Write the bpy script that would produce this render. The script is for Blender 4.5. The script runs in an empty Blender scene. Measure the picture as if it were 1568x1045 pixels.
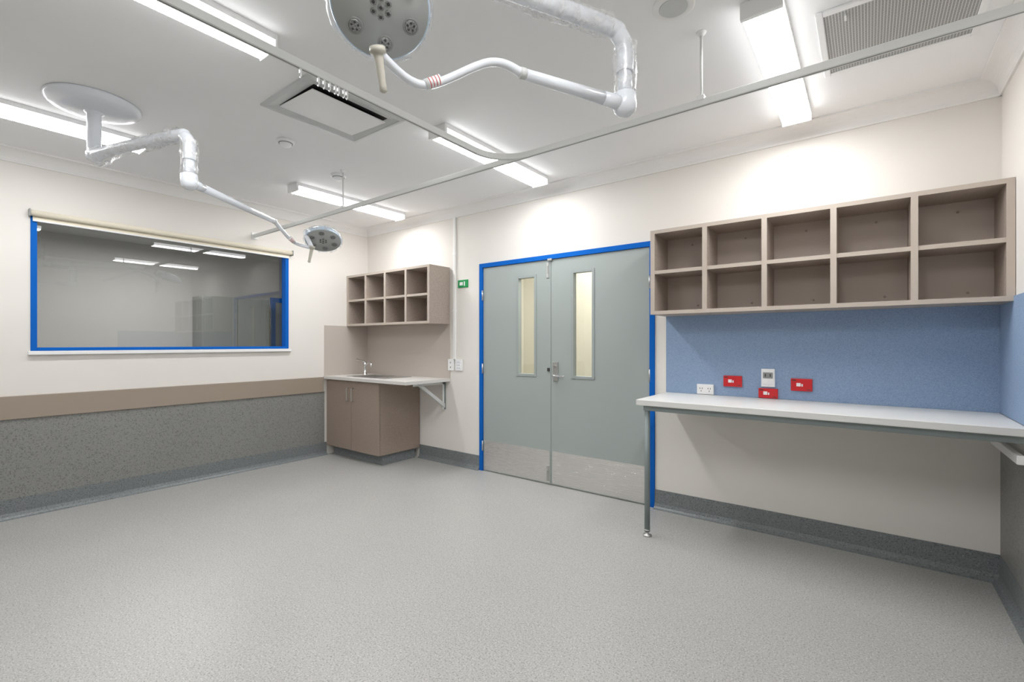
import bpy, bmesh, math
from mathutils import Vector, Matrix

# ---------------------------------------------------------------- helpers
def C(r, g, b):
    f = lambda v: (v/255/12.92) if v/255 <= 0.04045 else ((v/255+0.055)/1.055)**2.4
    return (f(r), f(g), f(b), 1.0)

def mat(name, col, rough=0.5, metal=0.0, spec=0.5, speck=None, bump=0.0, bump_scale=200,
        mottle=0.0, coat=0.0, emit=None, estr=0.0):
    m = bpy.data.materials.new(name); m.use_nodes = True
    nt = m.node_tree; N = nt.nodes; L = nt.links
    p = N['Principled BSDF']
    p.inputs['Base Color'].default_value = col
    p.inputs['Roughness'].default_value = rough
    p.inputs['Metallic'].default_value = metal
    p.inputs['Specular IOR Level'].default_value = spec
    p.inputs['Coat Weight'].default_value = coat
    if emit is not None:
        p.inputs['Emission Color'].default_value = emit
        p.inputs['Emission Strength'].default_value = estr
    geo = N.new('ShaderNodeNewGeometry')
    src = None
    if speck or mottle:
        base = N.new('ShaderNodeRGB'); base.outputs[0].default_value = col
        src = base.outputs[0]
    if mottle:
        n = N.new('ShaderNodeTexNoise'); n.inputs['Scale'].default_value = 2.2; n.inputs['Detail'].default_value = 5
        L.new(geo.outputs['Position'], n.inputs['Vector'])
        mr = N.new('ShaderNodeMapRange'); mr.inputs['From Min'].default_value = 0.3; mr.inputs['From Max'].default_value = 0.7
        mr.inputs['To Min'].default_value = 1-mottle; mr.inputs['To Max'].default_value = 1+mottle
        L.new(n.outputs['Fac'], mr.inputs['Value'])
        hs = N.new('ShaderNodeVectorMath'); hs.operation = 'SCALE'
        L.new(src, hs.inputs[0]); L.new(mr.outputs[0], hs.inputs['Scale'])
        src = hs.outputs[0]
    if speck:
        for i, (c2, th, sc) in enumerate(speck):
            n = N.new('ShaderNodeTexNoise'); n.inputs['Scale'].default_value = sc; n.inputs['Detail'].default_value = 1.5
            mp = N.new('ShaderNodeVectorMath'); mp.operation = 'ADD'; mp.inputs[1].default_value = (i*7.3, i*3.1, i*5.7)
            L.new(geo.outputs['Position'], mp.inputs[0]); L.new(mp.outputs[0], n.inputs['Vector'])
            mr = N.new('ShaderNodeMapRange'); mr.inputs['From Min'].default_value = th; mr.inputs['From Max'].default_value = th+0.05
            L.new(n.outputs['Fac'], mr.inputs['Value'])
            mx = N.new('ShaderNodeMix'); mx.data_type = 'RGBA'
            L.new(mr.outputs[0], mx.inputs['Factor']); L.new(src, mx.inputs[6]); mx.inputs[7].default_value = c2
            src = mx.outputs[2]
    if src is not None:
        L.new(src, p.inputs['Base Color'])
    if bump:
        n = N.new('ShaderNodeTexNoise'); n.inputs['Scale'].default_value = bump_scale; n.inputs['Detail'].default_value = 3
        L.new(geo.outputs['Position'], n.inputs['Vector'])
        b = N.new('ShaderNodeBump'); b.inputs['Strength'].default_value = bump; b.inputs['Distance'].default_value = 0.002
        L.new(n.outputs['Fac'], b.inputs['Height']); L.new(b.outputs[0], p.inputs['Normal'])
    return m

M = {}
M['wall'] = mat('wall_paint', C(231,227,221), 0.8, spec=0.1, mottle=0.01)
M['ceil'] = mat('ceiling_paint', C(244,244,244), 0.8, spec=0.1, mottle=0.012)
M['corn'] = mat('cornice_paint', C(240,239,237), 0.7, spec=0.1)
M['floor'] = mat('vinyl_floor', C(175,174,171), 0.36, spec=0.4, mottle=0.03,
                 speck=[(C(150,149,145),0.56,130),(C(198,197,194),0.59,150),(C(116,115,112),0.65,180)], bump=0.03, bump_scale=150)
M['vin'] = mat('vinyl_wainscot', C(137,137,134), 0.42, mottle=0.03,
               speck=[(C(113,113,111),0.56,120),(C(160,160,157),0.62,150)])
M['skirt'] = mat('vinyl_skirting', C(122,127,128), 0.38, mottle=0.02,
                 speck=[(C(98,103,105),0.56,120),(C(146,151,152),0.62,140)])
M['rail'] = mat('crash_rail_vinyl', C(157,144,130), 0.45, mottle=0.02)
M['lam'] = mat('taupe_laminate', C(174,161,150), 0.5, speck=[(C(166,152,141),0.5,90)], mottle=0.02)
M['lamedge'] = mat('taupe_edge', C(190,178,166), 0.5)
M['lamin'] = mat('taupe_back', C(190,178,168), 0.55, mottle=0.02)
M['cab'] = mat('brown_laminate', C(158,142,130), 0.42, speck=[(C(150,134,122),0.5,90)], mottle=0.02)
M['splash'] = mat('splash_laminate', C(196,186,177), 0.35, mottle=0.01)
M['blue'] = mat('blue_frame_paint', C(24,100,190), 0.8, spec=0.05)
M['bluefab'] = mat('blue_pinboard_fabric', C(144,165,194), 0.8, spec=0.2, speck=[(C(134,156,186),0.5,200),(C(156,176,202),0.58,240)], bump=0.2, bump_scale=400, mottle=0.02)
M['door'] = mat('door_paint', C(163,171,168), 0.4, spec=0.35, mottle=0.01)
M['doorf'] = mat('vision_frame_paint', C(156,164,162), 0.4)
M['steelp'] = mat('stainless_fittings', C(200,200,198), 0.35, metal=0.95)
M['chrome'] = mat('chrome', C(215,215,215), 0.2, metal=1.0)
M['top'] = mat('bench_laminate', C(226,225,222), 0.4, mottle=0.01)
M['topg'] = mat('counter_laminate', C(216,213,209), 0.4, mottle=0.01)
M['frame'] = mat('bench_steel_paint', C(132,142,141), 0.4, metal=0.2)
M['white'] = mat('white_plastic', C(240,240,240), 0.4)
M['enamel'] = mat('white_enamel', C(230,234,240), 0.22, coat=0.3)
M['grey'] = mat('grey_plastic', C(142,144,142), 0.4)
M['greyl'] = mat('light_grey_plastic', C(204,206,205), 0.4)
M['lampface'] = mat('lamp_face', C(172,175,173), 0.4, coat=0.1)
M['lampblue'] = mat('lamp_rim', C(196,216,234), 0.25, coat=0.3)
M['led'] = mat('led_lens', C(120,121,119), 0.3, speck=[(C(160,161,159),0.52,260)], coat=0.2)
M['handle'] = mat('handle_plastic', C(190,186,174), 0.4)
M['dark'] = mat('dark_void', C(20,20,20), 0.7)
M['slot'] = mat('dark_slot', C(60,60,60), 0.6)
M['red'] = mat('red_outlet_plastic', C(208,36,42), 0.3)
M['green'] = mat('green_sign', C(20,150,80), 0.4)
M['track'] = mat('track_aluminium', C(226,227,224), 0.4, metal=0.05)
M['blind'] = mat('blind_fabric', C(232,224,204), 0.7)
M['tube'] = mat('fluorescent_diffuser', C(255,255,255), 0.4, emit=(0.98,0.987,0.995,1), estr=37)
M['tubes'] = mat('fluorescent_diffuser_side', C(250,250,250), 0.4, emit=(0.98,0.987,0.995,1), estr=5.2)
M['hose'] = mat('glider_white', C(238,238,238), 0.4)
M['cream'] = mat('corridor_paint', C(222,219,206), 0.6)
M['adj'] = mat('adjacent_room_paint', C(190,190,187), 0.7)
M['adjcab'] = mat('grey_cabinet', C(146,150,147), 0.45)

def brushed():
    m = bpy.data.materials.new('brushed_stainless_kickplate'); m.use_nodes = True
    nt = m.node_tree; N = nt.nodes; L = nt.links
    p = N['Principled BSDF']; p.inputs['Metallic'].default_value = 1.0
    p.inputs['Base Color'].default_value = C(236,234,232)
    geo = N.new('ShaderNodeNewGeometry'); mp = N.new('ShaderNodeVectorMath'); mp.operation = 'MULTIPLY'
    mp.inputs[1].default_value = (5, 5, 260)
    L.new(geo.outputs['Position'], mp.inputs[0])
    n = N.new('ShaderNodeTexNoise'); n.inputs['Scale'].default_value = 1.0; n.inputs['Detail'].default_value = 2
    L.new(mp.outputs[0], n.inputs['Vector'])
    mr = N.new('ShaderNodeMapRange'); mr.inputs['To Min'].default_value = 0.16; mr.inputs['To Max'].default_value = 0.30
    L.new(n.outputs['Fac'], mr.inputs['Value']); L.new(mr.outputs[0], p.inputs['Roughness'])
    b = N.new('ShaderNodeBump'); b.inputs['Strength'].default_value = 1.0; b.inputs['Distance'].default_value = 0.0022
    L.new(n.outputs['Fac'], b.inputs['Height']); L.new(b.outputs[0], p.inputs['Normal'])
    return m
M['steel'] = brushed()

def glassmat(name, tint, refl, rough):
    m = bpy.data.materials.new(name); m.use_nodes = True
    nt = m.node_tree; N = nt.nodes; L = nt.links; N.clear()
    o = N.new('ShaderNodeOutputMaterial'); mx = N.new('ShaderNodeMixShader')
    d = N.new('ShaderNodeBsdfTransparent'); d.inputs['Color'].default_value = tint
    g = N.new('ShaderNodeBsdfGlossy'); g.inputs['Roughness'].default_value = rough
    mx.inputs[0].default_value = refl
    L.new(d.outputs[0], mx.inputs[1]); L.new(g.outputs[0], mx.inputs[2]); L.new(mx.outputs[0], o.inputs[0])
    return m
M['glass'] = glassmat('tinted_window_glass', (0.72,0.72,0.715,1), 0.06, 0.012)
M['vglass'] = glassmat('vision_glass', (0.95,0.95,0.93,1), 0.07, 0.03)

def wrapmat():
    m = bpy.data.materials.new('clear_plastic_wrap'); m.use_nodes = True
    nt = m.node_tree; N = nt.nodes; L = nt.links; N.clear()
    o = N.new('ShaderNodeOutputMaterial'); mx = N.new('ShaderNodeMixShader'); m2 = N.new('ShaderNodeMixShader')
    t = N.new('ShaderNodeBsdfTransparent')
    g = N.new('ShaderNodeBsdfGlossy'); g.inputs['Roughness'].default_value = 0.25
    d = N.new('ShaderNodeBsdfDiffuse'); d.inputs['Color'].default_value = C(240,240,240)
    geo = N.new('ShaderNodeNewGeometry'); n = N.new('ShaderNodeTexNoise'); n.inputs['Scale'].default_value = 30
    L.new(geo.outputs['Position'], n.inputs['Vector'])
    mr = N.new('ShaderNodeMapRange'); mr.inputs['From Min'].default_value = 0.35; mr.inputs['From Max'].default_value = 0.68
    mr.inputs['To Min'].default_value = 0.08; mr.inputs['To Max'].default_value = 0.5
    L.new(n.outputs['Fac'], mr.inputs['Value']); L.new(mr.outputs[0], mx.inputs[0])
    b = N.new('ShaderNodeBump'); b.inputs['Strength'].default_value = 0.3; b.inputs['Distance'].default_value = 0.006
    L.new(n.outputs['Fac'], b.inputs['Height']); L.new(b.outputs[0], g.inputs['Normal'])
    m2.inputs[0].default_value = 0.65
    L.new(g.outputs[0], m2.inputs[1]); L.new(d.outputs[0], m2.inputs[2])
    L.new(t.outputs[0], mx.inputs[1]); L.new(m2.outputs[0], mx.inputs[2]); L.new(mx.outputs[0], o.inputs[0])
    return m
M['wrap'] = wrapmat()

def meshgrille():
    m = bpy.data.materials.new('perforated_grille'); m.use_nodes = True
    nt = m.node_tree; N = nt.nodes; L = nt.links
    p = N['Principled BSDF']; p.inputs['Roughness'].default_value = 0.5
    geo = N.new('ShaderNodeNewGeometry')
    sc = N.new('ShaderNodeVectorMath'); sc.operation = 'SCALE'; sc.inputs['Scale'].default_value = 90
    L.new(geo.outputs['Position'], sc.inputs[0])
    fr = N.new('ShaderNodeVectorMath'); fr.operation = 'FRACTION'
    ofs = N.new('ShaderNodeVectorMath'); ofs.operation = 'ADD'; ofs.inputs[1].default_value = (1000,1000,0); L.new(sc.outputs[0], ofs.inputs[0])
    L.new(ofs.outputs[0], fr.inputs[0])
    sb = N.new('ShaderNodeVectorMath'); sb.operation = 'SUBTRACT'; sb.inputs[1].default_value = (0.5,0.5,0); L.new(fr.outputs[0], sb.inputs[0])
    ab = N.new('ShaderNodeVectorMath'); ab.operation = 'ABSOLUTE'; L.new(sb.outputs[0], ab.inputs[0])
    sx = N.new('ShaderNodeSeparateXYZ'); L.new(ab.outputs[0], sx.inputs[0])
    mxx = N.new('ShaderNodeMath'); mxx.operation = 'MAXIMUM'; L.new(sx.outputs[0], mxx.inputs[0]); L.new(sx.outputs[1], mxx.inputs[1])
    lt = N.new('ShaderNodeMath'); lt.operation = 'LESS_THAN'; lt.inputs[1].default_value = 0.36; L.new(mxx.outputs[0], lt.inputs[0])
    mc = N.new('ShaderNodeMix'); mc.data_type = 'RGBA'
    L.new(lt.outputs[0], mc.inputs['Factor']); mc.inputs[6].default_value = C(205,205,203); mc.inputs[7].default_value = C(124,124,123)
    L.new(mc.outputs[2], p.inputs['Base Color'])
    return m
M['mesh'] = meshgrille()

class B:
    def __init__(s, name):
        s.name = name; s.bm = bmesh.new(); s.mats = []
    def mi(s, m):
        if m not in s.mats: s.mats.append(m)
        return s.mats.index(m)
    def _fin(s, faces, m, smooth=False):
        i = s.mi(m)
        for f in faces: f.material_index = i; f.smooth = smooth
    def box(s, x0, x1, y0, y1, z0, z1, m, bev=0.0):
        vs = [s.bm.verts.new((x, y, z)) for x in (x0, x1) for y in (y0, y1) for z in (z0, z1)]
        idx = [(0,1,3,2),(4,6,7,5),(0,4,5,1),(2,3,7,6),(0,2,6,4),(1,5,7,3)]
        fs = [s.bm.faces.new([vs[i] for i in q]) for q in idx]
        s._fin(fs, m)
        if bev:
            es = list({e for f in fs for e in f.edges})
            r = bmesh.ops.bevel(s.bm, geom=es, offset=bev, segments=2, affect='EDGES', profile=0.5)
            for f in r['faces']: f.material_index = s.mi(m)
        return s
    def prism(s, poly, fn, a, b, m):
        v0 = [s.bm.verts.new(fn(p, q, a)) for p, q in poly]
        v1 = [s.bm.verts.new(fn(p, q, b)) for p, q in poly]
        n = len(poly); fs = [s.bm.faces.new(v0), s.bm.faces.new(v1[::-1])]
        ms = m if isinstance(m, list) else [m]*n
        s._fin(fs, ms[0])
        for i in range(n):
            j = (i+1) % n; f = s.bm.faces.new([v0[i], v1[i], v1[j], v0[j]]); s._fin([f], ms[i])
        return s
    def loft(s, rings, m, cap=True, smooth=True):
        R = [[s.bm.verts.new(p) for p in r] for r in rings]
        fs = []; n = len(R[0])
        for a, b in zip(R[:-1], R[1:]):
            for i in range(n):
                j = (i+1) % n; fs.append(s.bm.faces.new([a[i], a[j], b[j], b[i]]))
        s._fin(fs, m, smooth)
        if cap:
            c = [s.bm.faces.new(R[0][::-1]), s.bm.faces.new(R[-1])]; s._fin(c, m, False)
        return s
    def lathe(s, origin, axis, prof, m, seg=32, smooth=True, cap=True):
        ax = Vector(axis).normalized(); o = Vector(origin)
        u = ax.orthogonal().normalized(); v = ax.cross(u)
        rings = [[o+ax*h+(u*math.cos(t)+v*math.sin(t))*max(r, 1e-4) for t in [2*math.pi*i/seg for i in range(seg)]] for h, r in prof]
        return s.loft(rings, m, cap, smooth)
    def cyl(s, p0, p1, r, m, r1=None, seg=20):
        p0 = Vector(p0); p1 = Vector(p1)
        return s.lathe(p0, p1-p0, [(0, r), ((p1-p0).length, r if r1 is None else r1)], m, seg)
    def tube(s, pts, r, m, seg=16, sub=8, jitter=None, cap=True):
        P = [Vector(p) for p in pts]; rr = r if isinstance(r, (list, tuple)) else [r]*len(P)
        out = []; ro = []
        for i in range(len(P)-1):
            a = P[max(i-1, 0)]; b = P[i]; c = P[i+1]; d = P[min(i+2, len(P)-1)]
            for k in range(sub):
                t = k/sub
                out.append(0.5*((2*b)+(c-a)*t+(2*a-5*b+4*c-d)*t*t+(3*b-a-3*c+d)*t**3)); ro.append(rr[i]*(1-t)+rr[i+1]*t)
        out.append(P[-1]); ro.append(rr[-1])
        rings = []; u = None
        for i, p in enumerate(out):
            tg = (out[min(i+1, len(out)-1)]-out[max(i-1, 0)]).normalized()
            if u is None: u = tg.orthogonal().normalized()
            u = (u-tg*u.dot(tg)).normalized(); v = tg.cross(u)
            ring = []
            for k in range(seg):
                t = 2*math.pi*k/seg; R = ro[i]*(jitter(i, k) if jitter else 1)
                ring.append(p+(u*math.cos(t)+v*math.sin(t))*R)
            rings.append(ring)
        return s.loft(rings, m, cap, True)
    def done(s, parent=None):
        bmesh.ops.recalc_face_normals(s.bm, faces=s.bm.faces)
        me = bpy.data.meshes.new(s.name); s.bm.to_mesh(me); s.bm.free()
        for m in s.mats: me.materials.append(M[m])
        o = bpy.data.objects.new(s.name, me); bpy.context.collection.objects.link(o)
        if parent: o.parent = parent
        return o
def empty(name):
    o = bpy.data.objects.new(name, None); bpy.context.collection.objects.link(o); return o

# ---------------------------------------------------------------- dimensions (metres)
XL, XR, YB, YF, H = -4.952, 0.569, 3.561, -1.95, 2.68
T = 0.10
D0, D1, DT = -3.104, -1.311, 2.067      # door frame outer
W0, W1, WZ0, WZ1 = 0.614, 2.56, 1.215, 2.25

# ---------------------------------------------------------------- shell
B('floor').box(XL-T, XR+T, YF-T, YB+T, -0.08, 0, 'floor').done()
B('ceiling').box(XL-T, XR+T, YF-T, YB+T, H, H+0.08, 'ceil').done()
# back wall: one continuous slab with the door opening cut out of its outline
b = B('wall_back')
b.prism([(XL-T,0),(D0,0),(D0,DT),(D1,DT),(D1,0),(XR+T,0),(XR+T,H),(XL-T,H)], lambda p,q,t:(p,t,q), YB, YB+T, 'wall').done()
b = B('wall_left')
b.box(XL-T, XL, YF, W0, 0, H, 'wall').box(XL-T, XL, W1, YB, 0, H, 'wall').box(XL-T, XL, W0, W1, 0, WZ0, 'wall').box(XL-T, XL, W0, W1, WZ1, H, 'wall').done()
B('wall_right').box(XR, XR+T, YF, YB, 0, H, 'wall').done()
B('wall_front').box(XL, XR, YF-T, YF, 0, H, 'wall').done()

# skirting (coved vinyl)
sk = [(0,0),(0.045,0),(0.03,0.006),(0.018,0.018),(0.010,0.04),(0.008,0.143),(0,0.143)]
B('baseboard_back').prism(sk, lambda p,q,t:(t, YB-p, q), -3.99, D0, 'skirt').prism(sk, lambda p,q,t:(t, YB-p, q), D1, XR, 'skirt').done()
B('baseboard_left').prism(sk, lambda p,q,t:(XL+p, t, q), YF, 3.0, 'skirt').done()
B('baseboard_right').prism(sk, lambda p,q,t:(XR-p, t, q), YF, YB, 'skirt').done()
B('baseboard_front').prism(sk, lambda p,q,t:(t, YF+p, q), XL, XR, 'skirt').done()
B('trim_wainscot_left').box(XL, XL+0.006, YF, 2.975, 0.14, 0.725, 'vin').done()
B('trim_wainscot_right').box(XR-0.006, XR, YF, YB, 0.14, 0.725, 'vin').done()
B('trim_crash_rail_left').box(XL, XL+0.018, YF, 2.96, 0.718, 0.888, 'rail', 0.004).done()
B('trim_crash_rail_right').box(XR-0.018, XR, YF, 2.9, 0.718, 0.888, 'rail', 0.004).done()
# cornice
prof = [(0.0,-0.092),(0.010,-0.092),(0.012,-0.082)]
for i in range(9):
    a = i/8*math.pi/2; prof.append((0.082-0.068*math.cos(a), -0.080+0.068*math.sin(a)))
prof += [(0.092,-0.011),(0.092,0.0),(0,0)]
B('trim_cornice_back').prism(prof, lambda p,q,t:(t, YB-p, H+q), XL, XR, 'corn').done()
B('trim_cornice_left').prism(prof, lambda p,q,t:(XL+p, t, H+q), YF, YB, 'corn').done()
B('trim_cornice_right').prism(prof, lambda p,q,t:(XR-p, t, H+q), YF, YB, 'corn').done()
B('trim_cornice_front').prism(prof, lambda p,q,t:(t, YF+p, H+q), XL, XR, 'corn').done()

B('wall_panel_blue').box(-1.222, XR, YB-0.008, YB, 0.9, 1.50, 'bluefab').box(XR-0.008, XR, 2.4, YB-0.008, 0.9, 1.50, 'bluefab').done()
B('wall_splashback').box(XL, -3.52, YB-0.006, YB, 0.9, 1.478, 'splash').box(XL, XL+0.006, 2.975, YB-0.006, 0.9, 1.478, 'splash').done()

# ---------------------------------------------------------------- corridor beyond the door
b = B('wall_corridor')
b.box(-3.6,-0.8,5.0,5.08,0,2.5,'cream').box(-3.68,-3.6,YB+T,5.08,0,2.5,'cream').box(-0.8,-0.72,YB+T,5.08,0,2.5,'cream')
b.box(-3.68,-0.72,YB+T,5.08,2.5,2.58,'ceil').box(-3.68,-0.72,YB+T,5.08,-0.08,0,'floor').done()
la = bpy.data.lights.new('corridor_lamp','AREA'); la.energy = 38; la.size = 1.2; la.color=(1,0.98,0.93)
lo = bpy.data.objects.new('corridor_lamp', la); lo.location = (-2.2,4.3,2.45); bpy.context.collection.objects.link(lo)

# ---------------------------------------------------------------- dim room beyond the window
ax0, ax1, ay0, ay1 = -8.2, XL-T, -0.4, 5.0
B('wall_adjacent_west').box(ax0-0.08,ax0,ay0,ay1,0,H,'adj').done()
B('wall_adjacent_south').box(ax0,ax1,ay0-0.08,ay0,0,H,'adj').done()
B('wall_adjacent_north').box(ax0,ax1,ay1,ay1+0.08,0,H,'adj').done()
B('wall_adjacent_east').box(ax1,ax1+T,YB+T,ay1,0,H,'adj').done()
B('ceiling_adjacent').box(ax0-0.08,ax1,ay0-0.08,ay1+0.08,H,H+0.08,'adj').done()
B('floor_adjacent').box(ax0-0.08,ax1,ay0-0.08,ay1+0.08,-0.08,0,'floor').done()
la = bpy.data.lights.new('adjacent_room_lamp','AREA'); la.energy = 90; la.size = 1.6; la.color=(1,1,1)
lo = bpy.data.objects.new('adjacent_room_lamp', la); lo.location = (-6.6,1.9,2.6); bpy.context.collection.objects.link(lo)
b = B('storage_cabinet')
b.box(-8.19,-7.82,2.75,3.72,0.06,1.98,'adjcab',0.004).box(-8.17,-7.86,2.78,3.69,0,0.06,'dark')
for y0,y1 in ((2.755,3.232),(3.238,3.715)): b.box(-7.82,-7.802,y0,y1,0.07,1.97,'adjcab',0.003)
for y in (3.19,3.28): b.box(-7.802,-7.78,y-0.006,y+0.006,0.95,1.15,'steelp',0.002)
b.done()
b = B('door_2')
b.box(ax0,ax0+0.03,3.92,4.0,0,2.06,'blue',0.003).box(ax0,ax0+0.03,4.84,4.92,0,2.06,'blue',0.003).box(ax0,ax0+0.03,4.0,4.84,1.98,2.06,'blue',0.003)
b.box(ax0,ax0+0.015,4.0,4.84,0.01,1.98,'adjcab').box(ax0+0.015,ax0+0.06,4.08,4.2,1.0,1.02,'steelp',0.003)
b.done()

# ---------------------------------------------------------------- door
door = empty('door_1')
b = B('frame')
fw = 0.04
b.prism([(D0,0),(D0+fw,0),(D0+fw,DT-fw),(D1-fw,DT-fw),(D1-fw,0),(D1,0),(D1,DT),(D0,DT)], lambda p,q,t:(p,t,q), YB-0.012, YB+T+0.004, 'blue')
b.done(door)
xm = -2.264; yd0, yd1 = YB+0.004, YB+0.044
def leaf(name, x0, x1, gx0, gx1):
    gz0, gz1 = 0.985, 1.885; z0, z1 = 0.006, DT-fw-0.002
    b = B(name)
    b.box(x0, gx0, yd0, yd1, z0, z1, 'door').box(gx1, x1, yd0, yd1, z0, z1, 'door')
    b.box(gx0, gx1, yd0, yd1, z0, gz0, 'door').box(gx0, gx1, yd0, yd1, gz1, z1, 'door')
    w = 0.022
    y0 = yd0-0.006
    b.box(gx0-w, gx0+0.003, y0, yd1+0.006, gz0-w, gz1+w, 'doorf', 0.002).box(gx1-0.003, gx1+w, y0, yd1+0.006, gz0-w, gz1+w, 'doorf', 0.002)
    b.box(gx0+0.003, gx1-0.003, y0, yd1+0.006, gz0-w, gz0+0.003, 'doorf', 0.002).box(gx0+0.003, gx1-0.003, y0, yd1+0.006, gz1-0.003, gz1+w, 'doorf', 0.002)
    b.box(gx0, gx1, yd1-0.012, yd1-0.006, gz0, gz1, 'vglass')
    b.box(x0+0.012, x1-0.012, yd0-0.002, yd0, 0.015, 0.305, 'steel')
    b.done(door)
leaf('leaf_left', D0+fw+0.003, xm-0.002, -2.628, -2.442)
leaf('leaf_right', xm+0.002, D1-fw-0.003, -2.034, -1.852)
b = B('hardware')
b.box(xm+0.024, xm+0.078, yd0-0.010, yd0, 0.935, 1.105, 'steelp', 0.003)
b.cyl((xm+0.052, yd0, 1.065), (xm+0.052, yd0-0.022, 1.065), 0.012, 'chrome')
b.cyl((xm+0.052, yd0-0.008, 0.985), (xm+0.052, yd0-0.05, 0.985), 0.011, 'chrome')
b.tube([(xm+0.052, yd0-0.05, 0.985),(xm+0.09, yd0-0.055, 0.985),(xm+0.165, yd0-0.05, 0.983)], 0.009, 'chrome')
b.box(xm-0.035, xm-0.012, yd0-0.012, yd0, 1.02, 1.05, 'slot', 0.002)
b.box(xm-0.045, xm-0.02, yd0-0.008, yd0, 1.86, 2.0, 'steelp', 0.002).box(xm-0.038, xm-0.027, yd0-0.016, yd0, 1.9, 1.97, 'steelp', 0.002)
b.box(xm-0.045, xm-0.02, yd0-0.008, yd0, 0.03, 0.17, 'steelp', 0.002).box(xm-0.038, xm-0.027, yd0-0.016, yd0, 0.06, 0.13, 'steelp', 0.002)
for z in (0.25, 1.02, 1.75):
    b.cyl((D0+fw, YB-0.008, z-0.05), (D0+fw, YB-0.008, z+0.05), 0.007, 'steelp', seg=10)
    b.cyl((D1-fw, YB-0.008, z-0.05), (D1-fw, YB-0.008, z+0.05), 0.007, 'steelp', seg=10)
b.box(xm-0.025, xm+0.02, YB-0.018, YB-0.004, DT-0.055, DT-0.035, 'steelp', 0.002)
b.done(door)

# ---------------------------------------------------------------- window
win = empty('window_1')
b = B('frame'); fw2 = 0.035
x0, x1 = XL-0.075, XL+0.008
b.box(x0, x1, W0, W0+fw2, WZ0, WZ1, 'blue', 0.003).box(x0, x1, W1-fw2, W1, WZ0, WZ1, 'blue', 0.003)
b.box(x0, x1, W0+fw2, W1-fw2, WZ0, WZ0+0.025, 'blue', 0.003).box(x0, x1, W0+fw2, W1-fw2, WZ1-fw2, WZ1, 'blue', 0.003)
b.done(win)
B('pane').box(XL-0.066, XL-0.060, W0+fw2-0.005, W1-fw2+0.005, WZ0+0.02, WZ1-fw2+0.005, 'glass').done(win)
B('sill').box(XL, XL+0.03, W0-0.015, W1+0.02, WZ0-0.03, WZ0-0.001, 'white', 0.004).done(win)
b = B('roller_blind')
b.cyl((XL+0.034, W0-0.005, WZ1-0.012), (XL+0.034, W1+0.02, WZ1-0.012), 0.022, 'blind')
b.box(XL+0.012, XL+0.018, W0+0.01, W1, WZ1-0.062, WZ1-0.012, 'blind').box(XL+0.009, XL+0.023, W0+0.01, W1, WZ1-0.07, WZ1-0.058, 'white', 0.002)
b.box(XL, XL+0.06, W0-0.012, W0-0.006, WZ1-0.04, WZ1+0.014, 'grey').box(XL, XL+0.06, W1+0.02, W1+0.026, WZ1-0.04, WZ1+0.014, 'grey')
b.done()

# ---------------------------------------------------------------- pigeonhole shelves
def shelf(x0, x1, n, z0=1.476, z1=2.073, yf=3.262):
    b = B('wall_shelf_unit'); t = 0.03; yb = YB-0.009
    W = x1-x0; w = (W-t)/n
    for i in range(n+1):
        x = x0+i*w
        b.box(x, x+t, yf+0.003, yb, z0, z1, 'lam')
        b.box(x, x+t, yf, yf+0.003, z0, z1, 'lamedge')
    zm = (z0+z1)/2
    for i in range(n):
        xa, xb = x0+i*w+t, x0+(i+1)*w
        for za, zb, off in ((z0, z0+0.025, 0.0), (zm-0.012, zm+0.012, 0.004), (z1-0.025, z1, 0.0)):
            b.box(xa, xb, yf+0.003+off, yb, za, zb, 'lam'); b.box(xa, xb, yf+off, yf+0.003+off, za, zb, 'lamedge')
        b.box(xa, xb, yb-0.012, yb-0.001, z0+0.025, z1-0.025, 'lamin')
    for i in range(n):
        xc = x0+(i+0.5)*w+t/2
        b.cyl((xc+0.06, yb-0.012, z0+0.07), (xc+0.06, yb-0.016, z0+0.07), 0.007, 'cab', seg=10)
        b.cyl((xc+0.02, yb-0.012, z1-0.08), (xc+0.02, yb-0.016, z1-0.08), 0.007, 'cab', seg=10)
    return b.done()
shelf(-1.235, XR-0.002, 5)
shelf(XL+0.008, -3.52, 4)

# ---------------------------------------------------------------- right bench
wb = empty('work_bench')
B('bench_top').box(-1.222, XR-0.009, 2.968, YB-0.009, 0.862, 0.9, 'top', 0.004).done(wb)
b = B('frame')
b.box(-1.18, XR-0.012, 2.99, 3.025, 0.828, 0.862, 'frame', 0.002)
b.box(-1.18, -1.145, 3.025, YB-0.01, 0.828, 0.862, 'frame', 0.002)
b.cyl((-1.16, 3.008, 0.03), (-1.16, 3.008, 0.83), 0.018, 'frame')
b.lathe((-1.16, 3.008, 0.0), (0,0,1), [(0,0.028),(0.008,0.028),(0.014,0.012),(0.035,0.012),(0.036,0.02),(0.045,0.02)], 'steelp', 20)
b.done(wb)
B('wall_ledger').box(XR-0.045, XR-0.019, 2.99, YB-0.01, 0.735, 0.775, 'white', 0.003).prism([(YB-0.02,0.775),(3.0,0.862),(YB-0.02,0.862)], lambda p,q,t:(t,p,q), XR-0.028, XR-0.02, 'white').done(wb)

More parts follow.
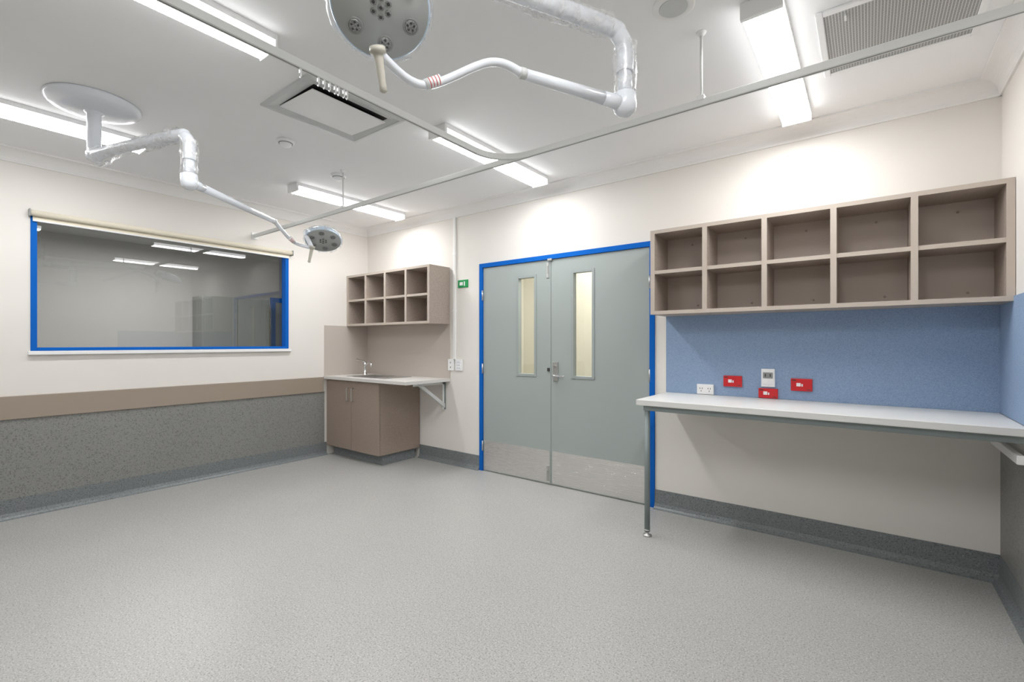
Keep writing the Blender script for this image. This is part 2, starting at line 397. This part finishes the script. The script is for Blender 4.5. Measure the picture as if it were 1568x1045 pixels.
# ---------------------------------------------------------------- sink cabinet
sc = empty('sink_cabinet')
b = B('carcass'); cx1 = -3.99; cy0 = 3.0
b.box(XL+0.01, cx1, cy0+0.02, YB-0.01, 0.11, 0.862, 'cab', 0.002)
b.box(XL+0.05, cx1-0.03, cy0+0.07, YB-0.05, 0.0, 0.11, 'skirt')
b.done(sc)
mx_ = (XL+0.01+cx1)/2
b = B('doors')
b.box(XL+0.012, mx_-0.0015, cy0, cy0+0.018, 0.112, 0.858, 'cab', 0.0015).box(mx_+0.0015, cx1, cy0, cy0+0.018, 0.112, 0.858, 'cab', 0.0015)
for x in (mx_-0.045, mx_+0.045):
    b.tube([(x, cy0, 0.785),(x, cy0-0.024, 0.782),(x, cy0-0.028, 0.765),(x, cy0-0.028, 0.665),(x, cy0-0.024, 0.648),(x, cy0, 0.645)], 0.006, 'steelp', seg=10, sub=4)
b.done(sc)
kx0, kx1, ky0, ky1 = XL+0.007, -3.52, 2.962, YB-0.007
sx0, sx1, sy0, sy1 = -4.62, -4.18, 3.10, 3.42
b = B('counter_top'); z0, z1 = 0.868, 0.9
b.box(kx0, sx0, ky0, ky1, z0, z1, 'topg').box(sx1, kx1, ky0, ky1, z0, z1, 'topg').box(sx0, sx1, ky0, sy0, z0, z1, 'topg').box(sx0, sx1, sy1, ky1, z0, z1, 'topg')
b.done(sc)
b = B('sink_bowl')
for r in ((sx0-0.03,sx0+0.004,sy0-0.03,sy1+0.03),(sx1-0.004,sx1+0.18,sy0-0.03,sy1+0.03),(sx0+0.004,sx1-0.004,sy0-0.03,sy0+0.004),(sx0+0.004,sx1-0.004,sy1-0.004,sy1+0.03)):
    b.box(*r, 0.9, 0.905, 'steelp', 0.0015)
b.box(sx0,sx0+0.003,sy0,sy1,0.74,0.9,'steelp').box(sx1-0.003,sx1,sy0,sy1,0.74,0.9,'steelp').box(sx0,sx1,sy0,sy0+0.003,0.74,0.9,'steelp').box(sx0,sx1,sy1-0.003,sy1,0.74,0.9,'steelp').box(sx0,sx1,sy0,sy1,0.735,0.74,'steelp')
b.lathe((-4.40,3.26,0.741),(0,0,1),[(0,0.04),(0.003,0.035)],'chrome')
b.done(sc)
b = B('tap'); tx, ty = -4.72, 3.36
b.lathe((tx,ty,0.9),(0,0,1),[(0,0.03),(0.008,0.029),(0.012,0.022),(0.09,0.021),(0.10,0.024),(0.14,0.024),(0.15,0.016)],'chrome',20)
b.tube([(tx,ty,0.99),(tx+0.06,ty-0.02,1.03),(tx+0.15,ty-0.04,1.045),(tx+0.185,ty-0.05,1.03),(tx+0.19,ty-0.052,1.0)],0.012,'chrome',seg=12)
b.tube([(tx,ty,1.045),(tx-0.02,ty-0.04,1.07),(tx-0.03,ty-0.10,1.085)],[0.010,0.008,0.010],'chrome',seg=12)
b.done(sc)
b = B('bracket'); bx = -3.60
b.box(bx-0.018, bx+0.018, YB-0.012, YB-0.006, 0.57, 0.868, 'frame').box(bx-0.018, bx+0.018, 3.12, YB-0.006, 0.862, 0.868, 'frame')
b.box(bx-0.003, bx+0.003, YB-0.035, YB-0.006, 0.57, 0.868, 'track').box(bx-0.003, bx+0.003, 3.12, YB-0.012, 0.838, 0.868, 'track')
b.prism([(3.16,0.862),(3.21,0.862),(YB-0.012,0.63),(YB-0.012,0.585)], lambda p,q,t:(t,p,q), bx-0.014, bx+0.014, 'greyl')
b.done(sc)

# ---------------------------------------------------------------- power outlets etc
def outlet(x0, x1, z0, z1, col, tall=False, n=2):
    b = B('power_outlet'); y = YB-0.008
    b.box(x0, x1, y-0.012, y, z0, z1, col, 0.003)
    xc = (x0+x1)/2; zc = (z0+z1)/2; w = x1-x0; h = z1-z0; f = y-0.0125
    if tall:
        b.box(xc-w*0.36, xc+w*0.36, y-0.016, y-0.011, zc-h*0.02, zc+h*0.3, 'grey', 0.001)
        for dx in (-0.18, 0.18):
            b.box(xc+dx*w-0.003, xc+dx*w+0.003, y-0.018, y-0.0155, zc+h*0.07, zc+h*0.22, 'slot')
        b.box(xc-w*0.36, xc-0.003, y-0.016, y-0.011, zc-h*0.36, zc-h*0.1, 'white', 0.001).box(xc+0.003, xc+w*0.36, y-0.016, y-0.011, zc-h*0.36, zc-h*0.1, 'white', 0.001)
    elif n == 2:
        for s in (-1, 1):
            cx = xc+s*w*0.24
            for dx in (-0.008, 0.008): b.box(cx+dx-0.002, cx+dx+0.002, f-0.001, f+0.001, zc+0.001, zc+0.011, 'slot')
            b.box(cx-0.002, cx+0.002, f-0.001, f+0.001, zc-0.017, zc-0.008, 'slot')
            b.box(xc+s*w*0.44-0.004, xc+s*w*0.44+0.004, f-0.004, f+0.001, zc+0.012, zc+0.024, col, 0.001)
    else:
        b.box(xc-0.028, xc-0.004, f-0.003, f+0.001, zc-0.010, zc+0.012, 'white', 0.001)
        b.box(xc+0.0, xc+0.008, f-0.003, f+0.001, zc-0.010, zc+0.006, 'white', 0.001)
        b.box(x0+0.008, x0+0.03, f-0.0008, f+0.001, z1-0.014, z1-0.008, 'slot').box(x1-0.03, x1-0.008, f-0.0008, f+0.001, z0+0.008, z0+0.012, 'slot')
    return b.done()
outlet(-0.993,-0.877,0.903,0.975,'white')
outlet(-0.812,-0.692,0.968,1.044,'red', n=3)
outlet(-0.573,-0.492,0.978,1.100,'white', tall=True)
outlet(-0.590,-0.474,0.903,0.968,'red', n=3)
outlet(-0.400,-0.281,0.962,1.042,'red', n=3)

b = B('light_switch')
b.box(-3.535,-3.455,YB-0.022,YB,0.985,1.105,'white',0.004)
b.box(-3.435,-3.335,YB-0.016,YB,0.985,1.105,'white',0.004)
for z in (1.02, 1.05, 1.08): b.box(-3.41,-3.36,YB-0.02,YB-0.015,z-0.008,z+0.008,'enamel',0.002)
for z in (1.02, 1.07): b.box(-3.50,-3.49,YB-0.026,YB-0.021,z-0.008,z+0.008,'grey',0.001)
b.done()
b = B('wall_conduit')
b.box(-3.462,-3.430,YB-0.022,YB,1.105,H-0.09,'corn',0.003)
for z in (1.6,2.2): b.box(-3.466,-3.426,YB-0.024,YB,z,z+0.02,'white',0.002)
b.done()
b = B('exit_button_sign')
b.box(-3.400,-3.262,YB-0.010,YB,1.848,1.928,'green',0.002)
b.box(-3.375,-3.33,YB-0.011,YB-0.009,1.872,1.905,'white').box(-3.315,-3.30,YB-0.011,YB-0.009,1.865,1.91,'white')
b.done()

# ---------------------------------------------------------------- ceiling lights
def batten(x, y0, y1):
    b = B('fluorescent_ceiling_light')
    b.box(x-0.076, x+0.076, y0+0.002, y1-0.002, H-0.028, H, 'white')
    b.box(x-0.078, x+0.078, y0, y0+0.022, H-0.071, H-0.001, 'white', 0.004)
    b.box(x-0.078, x+0.078, y1-0.012, y1, H-0.071, H-0.001, 'white', 0.004)
    pr = [(-0.075,-0.0285),(-0.075,-0.052),(-0.068,-0.064),(-0.05,-0.070),(0.05,-0.070),(0.068,-0.064),(0.075,-0.052),(0.075,-0.0285)]
    b.prism(pr, lambda p,q,t:(x+p, t, H+q), y0+0.0225, y1-0.0125, ['tubes','tubes','tube','tube','tube','tubes','tubes','tubes'])
    return b.done()
for x in (-4.04, -2.22, -0.345):
    batten(x, 2.12, 3.33); batten(x, -0.15, 1.06)

# ---------------------------------------------------------------- curtain track
ct = empty('curtain_track'); ZT = 2.36; YT = 2.21; XT = -1.765
b = B('rail')
b.box(XL+0.002, XR-0.002, YT-0.011, YT+0.011, ZT-0.016, ZT+0.016, 'track', 0.002)
b.box(XL+0.002, XR-0.002, YT-0.003, YT+0.003, ZT-0.0165, ZT-0.0155, 'grey')
b.box(XT-0.011, XT+0.011, YF+0.002, YT-0.22, ZT-0.016, ZT+0.016, 'track', 0.002)
b.box(XT-0.003, XT+0.003, YF+0.002, YT-0.22, ZT-0.0165, ZT-0.0155, 'grey')
rings = []
for i in range(13):
    a = math.pi-i/12*math.pi/2; cx, cy, R = XT+0.22, YT-0.22, 0.22
    d = Vector((math.cos(a), math.sin(a), 0)); c = Vector((cx, cy, ZT))
    rings.append([c+d*(R-0.011)+Vector((0,0,-0.016)), c+d*(R+0.011)+Vector((0,0,-0.016)), c+d*(R+0.011)+Vector((0,0,0.016)), c+d*(R-0.011)+Vector((0,0,0.016))])
b.loft(rings, 'track', True, False)
b.box(XL, XL+0.012, YT-0.03, YT+0.03, ZT-0.035, ZT+0.035, 'track', 0.003).box(XR-0.012, XR, YT-0.03, YT+0.03, ZT-0.035, ZT+0.035, 'track', 0.003)
b.done(ct)
b = B('hangers')
for x, y in ((-0.60, YT), (-3.40, YT), (XT, -0.4)):
    b.cyl((x,y,ZT+0.014),(x,y,H),0.006,'track',seg=12)
    b.lathe((x,y,H),(0,0,-1),[(0,0.022),(0.006,0.02),(0.02,0.009)],'white',16)
    b.box(x-0.016,x+0.016,y-0.016,y+0.016,ZT+0.008,ZT+0.03,'white',0.002)
b.done(ct)
b = B('gliders')
for y in (0.96, 1.035, 1.06, 1.085, 1.11, 1.125, 1.15, 1.165):
    b.box(XT-0.004, XT+0.004, y-0.004, y+0.004, ZT-0.034, ZT-0.015, 'hose')
    b.tube([(XT,y,ZT-0.03),(XT+0.007,y,ZT-0.04),(XT,y,ZT-0.052),(XT-0.006,y,ZT-0.045)],0.002,'hose',seg=8,sub=3)
b.done(ct)

# ---------------------------------------------------------------- return-air grille, supply diffuser
b = B('ceiling_air_grille')
gx0, gx1, gy0, gy1 = -0.18, 0.40, 2.38, 2.96; w = 0.028
b.box(gx0,gx0+w,gy0,gy1,H-0.014,H,'white',0.003).box(gx1-w,gx1,gy0,gy1,H-0.014,H,'white',0.003).box(gx0+w,gx1-w,gy0,gy0+w,H-0.014,H,'white',0.003).box(gx0+w,gx1-w,gy1-w,gy1,H-0.014,H,'white',0.003)
b.box(gx0+w,gx1-w,gy0+w,gy1-w,H-0.008,H-0.002,'mesh')
b.box(gx0+0.10,gx0+0.108,gy0+0.06,gy0+0.10,H-0.018,H-0.007,'white')
b.done()
b = B('ceiling_air_diffuser')
hx0,hx1,hy0,hy1 = -2.84,-2.315,1.30,1.94
rings = []
for ins, z in ((0,0),(0.0,-0.012),(0.02,-0.016),(0.024,-0.010),(0.075,-0.003),(0.075,0)):
    rings.append([Vector((hx0+ins,hy0+ins,H+z)),Vector((hx1-ins,hy0+ins,H+z)),Vector((hx1-ins,hy1-ins,H+z)),Vector((hx0+ins,hy1-ins,H+z))])
b.loft(rings,'greyl',False,False)
b.box(hx0+0.07,hx1-0.07,hy0+0.07,hy1-0.07,H-0.003,H-0.001,'dark')
p = [(hx0+0.076,H-0.003),(hx0+0.076,H-0.009),(hx1-0.093,H-0.026),(hx1-0.093,H-0.020)]
b.prism(p, lambda x,z,t:(x,t,z), hy0+0.078, hy1-0.078, 'white')
b.done()

b = B('ceiling_speaker')
b.lathe((-0.645,1.965,H),(0,0,-1),[(0,0.085),(0.006,0.085),(0.012,0.078),(0.010,0.062),(0.010,0.0)],'corn',32).lathe((-0.645,1.965,H-0.0105),(0,0,-1),[(0,0.058),(0.002,0.056)],'greyl',32); b.done()
for x, y, r in ((-3.53,2.25,0.062),(-3.22,1.645,0.058)):
    b = B('smoke_detector')
    b.lathe((x,y,H),(0,0,-1),[(0,r),(0.012,r),(0.018,r*0.92),(0.020,r*0.7),(0.032,r*0.62),(0.042,r*0.45),(0.044,0.0)],'white',32)
    b.lathe((x,y,H-0.0195),(0,0,-1),[(0,r*0.8),(0.0035,r*0.78)],'grey',32)
    b.done()

# ---------------------------------------------------------------- surgical lights
import random
def surgical(canopy, elbow, joint_pts, head, nrm, hdl, r=0.135):
    rnd = random.Random(5)
    root = empty('surgical_light')
    cx, cy = canopy; ZA = 2.385; ZB = 2.135
    b = B('canopy')
    b.lathe((cx,cy,H),(0,0,-1),[(0,0.215),(0.006,0.222),(0.022,0.218),(0.040,0.195),(0.050,0.15),(0.055,0.09),(0.058,0.045),(0.062,0.0)],'enamel',48)
    b.lathe((cx,cy,H-0.05),(0,0,-1),[(0,0.05),(0.012,0.046),(0.02,0.034),(0.24,0.033),(0.245,0.040),(0.275,0.040),(0.285,0.032)],'enamel',28)
    b.done(root)
    ex, ey = elbow; d = Vector((ex-cx, ey-cy, 0)).normalized()
    c0 = Vector((cx,cy,ZA)); e0 = Vector((ex,ey,ZA))
    b = B('horizontal_arm')
    b.tube([c0+Vector((0,0,-0.03)), c0+d*0.04+Vector((0,0,-0.015)), c0+d*0.2, e0-d*0.09+Vector((0,0,0.01)), e0-d*0.03+Vector((0,0,-0.005)), e0+Vector((0,0,-0.05)), Vector((ex,ey,2.25))],
           [0.036,0.034,0.030,0.030,0.031,0.031,0.030], 'enamel', 20)
    b.cyl((ex,ey,2.25),(ex,ey,ZB+0.03),0.026,'enamel')
    b.lathe((ex,ey,ZB+0.045),(0,0,-1),[(0,0.03),(0.008,0.040),(0.05,0.042),(0.07,0.038),(0.085,0.022),(0.09,0.0)],'enamel',28)
    b.done(root)
    b = B('plastic_wrap')
    jit = lambda i,k: 1.04+0.22*rnd.random()
    b.tube([c0+d*0.01+Vector((0,0,-0.03)), c0+d*0.06+Vector((0,0,-0.02)), c0+d*0.2, c0+d*0.45, e0-d*0.08+Vector((0,0,0.01))],[0.045,0.048,0.036,0.036,0.036],'wrap',12,5,jit,False)
    b.tube([e0+Vector((0,0,-0.03)), Vector((ex,ey,2.30)), Vector((ex,ey,2.24)), Vector((ex,ey,2.18))],[0.036,0.038,0.036,0.036],'wrap',12,4,jit,False)
    b.done(root)
    jp = [Vector(p) for p in joint_pts]
    C_ = Vector(head); n = Vector(nrm).normalized()
    b = B('spring_arm')
    a0 = Vector((ex,ey,ZB)); 
    a1 = jp[0]; dd = (a1-a0).normalized()
    b.cyl(a0+dd*0.02, a0+dd*0.10, 0.026, 'enamel', 0.023)
    b.cyl(a0+dd*0.09, a1, 0.0225, 'enamel', 0.017)
    b.lathe(a1-dd*0.01, dd, [(0,0.017),(0.004,0.0185),(0.02,0.0185),(0.024,0.014)],'greyl',20)
    hd = Vector(hdl[0])
    b.tube([a1]+jp[1:]+[hd], [0.015]+[0.0125]*len(jp[1:])+[0.013], 'enamel', 16)
    b.done(root)
    m1, m2 = jp[-2], jp[-1]
    b = B('label'); q = (m2-m1).normalized()
    b.cyl(m2-q*0.055, m2-q*0.005, 0.0150, 'white')
    for k in (0.050, 0.040, 0.030, 0.020): b.cyl(m2-q*k, m2-q*(k-0.0022), 0.0153, 'red')
    b.done(root)
    b = B('lamp_head')
    b.lathe(C_-n*0.045, n, [(0,0.0),(0.0,r*0.55),(0.006,r*0.8),(0.016,r*0.95),(0.028,r),(0.046,r),(0.052,r*0.975)],'lampblue',56)
    b.lathe(C_+n*0.0065, n, [(0,r*0.965),(0.003,r*0.955),(0.003,0.0)],'lampface',56)
    u = Vector((0,0,1))-n*n.z; u.normalize(); v = n.cross(u)
    for k in range(6):
        a = math.radians(60*k+8)
        p = C_+n*0.009+(u*math.cos(a)+v*math.sin(a))*r*0.66
        b.lathe(p, n, [(0,r*0.165),(0.003,r*0.16),(0.002,r*0.135)],'grey',24)
        b.lathe(p+n*0.0022, n, [(0,r*0.13),(0.002,r*0.11)],'led',24)
        for j in range(5):
            aj = j*2*math.pi/5; pp = p+(u*math.cos(aj)+v*math.sin(aj))*r*0.07
            b.lathe(pp+n*0.004, n, [(0,r*0.026),(0.001,r*0.02)],'slot',10)
    for j in range(7):
        aj = j*2*math.pi/6; rr_ = 0 if j == 6 else r*0.17
        p = C_+n*0.009+(u*math.cos(aj)+v*math.sin(aj))*rr_
        b.lathe(p, n, [(0,r*0.07),(0.003,r*0.06)],'led',16); b.lathe(p+n*0.003, n, [(0,r*0.035),(0.001,r*0.03)],'slot',12)
    rim = C_+(hd-C_)-n*(hd-C_).dot(n); rd = (rim-C_).normalized()
    b.tube([C_-n*0.035+rd*r*0.5, C_-n*0.03+rd*r*0.98, hd], [0.02,0.018,0.016], 'enamel', 14)
    b.done(root)
    b = B('handle'); h0, h1 = Vector(hdl[0]), Vector(hdl[1]); L_ = (h1-h0).length
    b.lathe(h0-(h1-h0)*0.12, h1-h0, [(0,0.010),(0.0,0.021),(L_*0.14,0.022),(L_*0.17,0.014),(L_*0.3,0.0125),(L_*0.95,0.0095),(L_*1.08,0.0105),(L_*1.12,0.005)],'handle',24)
    b.done(root)
    b = B('head_wrap')
    rings = []
    for h, rr_ in ((-0.05,r*0.7),(-0.03,r*1.02),(0.0,r*1.06),(0.014,r*1.02)):
        rings.append([C_+n*(h+0.004*rnd.random())+(u*math.cos(t)+v*math.sin(t))*rr_*(1+0.05*rnd.random()) for t in [2*math.pi*i/28 for i in range(28)]])
    b.loft(rings,'wrap',False,True); b.done(root)
    return root

surgical((-1.03,0.90),(-0.70,1.60),[(-0.885,1.225,2.14),(-0.935,1.12,2.145),(-1.06,0.96,2.045)],
         (-1.075,0.816,2.205),(0.50,-0.38,-0.78),[(-1.060,0.795,2.062),(-1.068,0.821,1.965)])
surgical((-3.61,0.71),(-2.888,0.955),[(-3.342,1.626,2.135),(-3.39,1.70,2.10),(-3.455,1.83,2.035)],
         (-3.33,1.993,2.064),(0.40,-0.24,-0.885),[(-3.31,1.89,1.985),(-3.325,1.875,1.875)], 0.132)

# ---------------------------------------------------------------- world / camera
w = bpy.data.worlds.new('world'); bpy.context.scene.world = w; w.use_nodes = True
w.node_tree.nodes['Background'].inputs[0].default_value = (0.8,0.85,0.9,1); w.node_tree.nodes['Background'].inputs[1].default_value = 0.3
cam = bpy.data.cameras.new('camera'); co = bpy.data.objects.new('camera', cam); bpy.context.collection.objects.link(co)
co.location = (0,0,1.27); co.rotation_euler = (math.radians(90),0,math.radians(37.172))
cam.sensor_width = 36; cam.sensor_fit = 'HORIZONTAL'; cam.lens = 718.14/1568*36; cam.shift_y = 3.82/1568; cam.clip_start = 0.02
bpy.context.scene.camera = co
bpy.context.scene.view_settings.view_transform = 'Standard'
bpy.context.scene.view_settings.look = 'None'
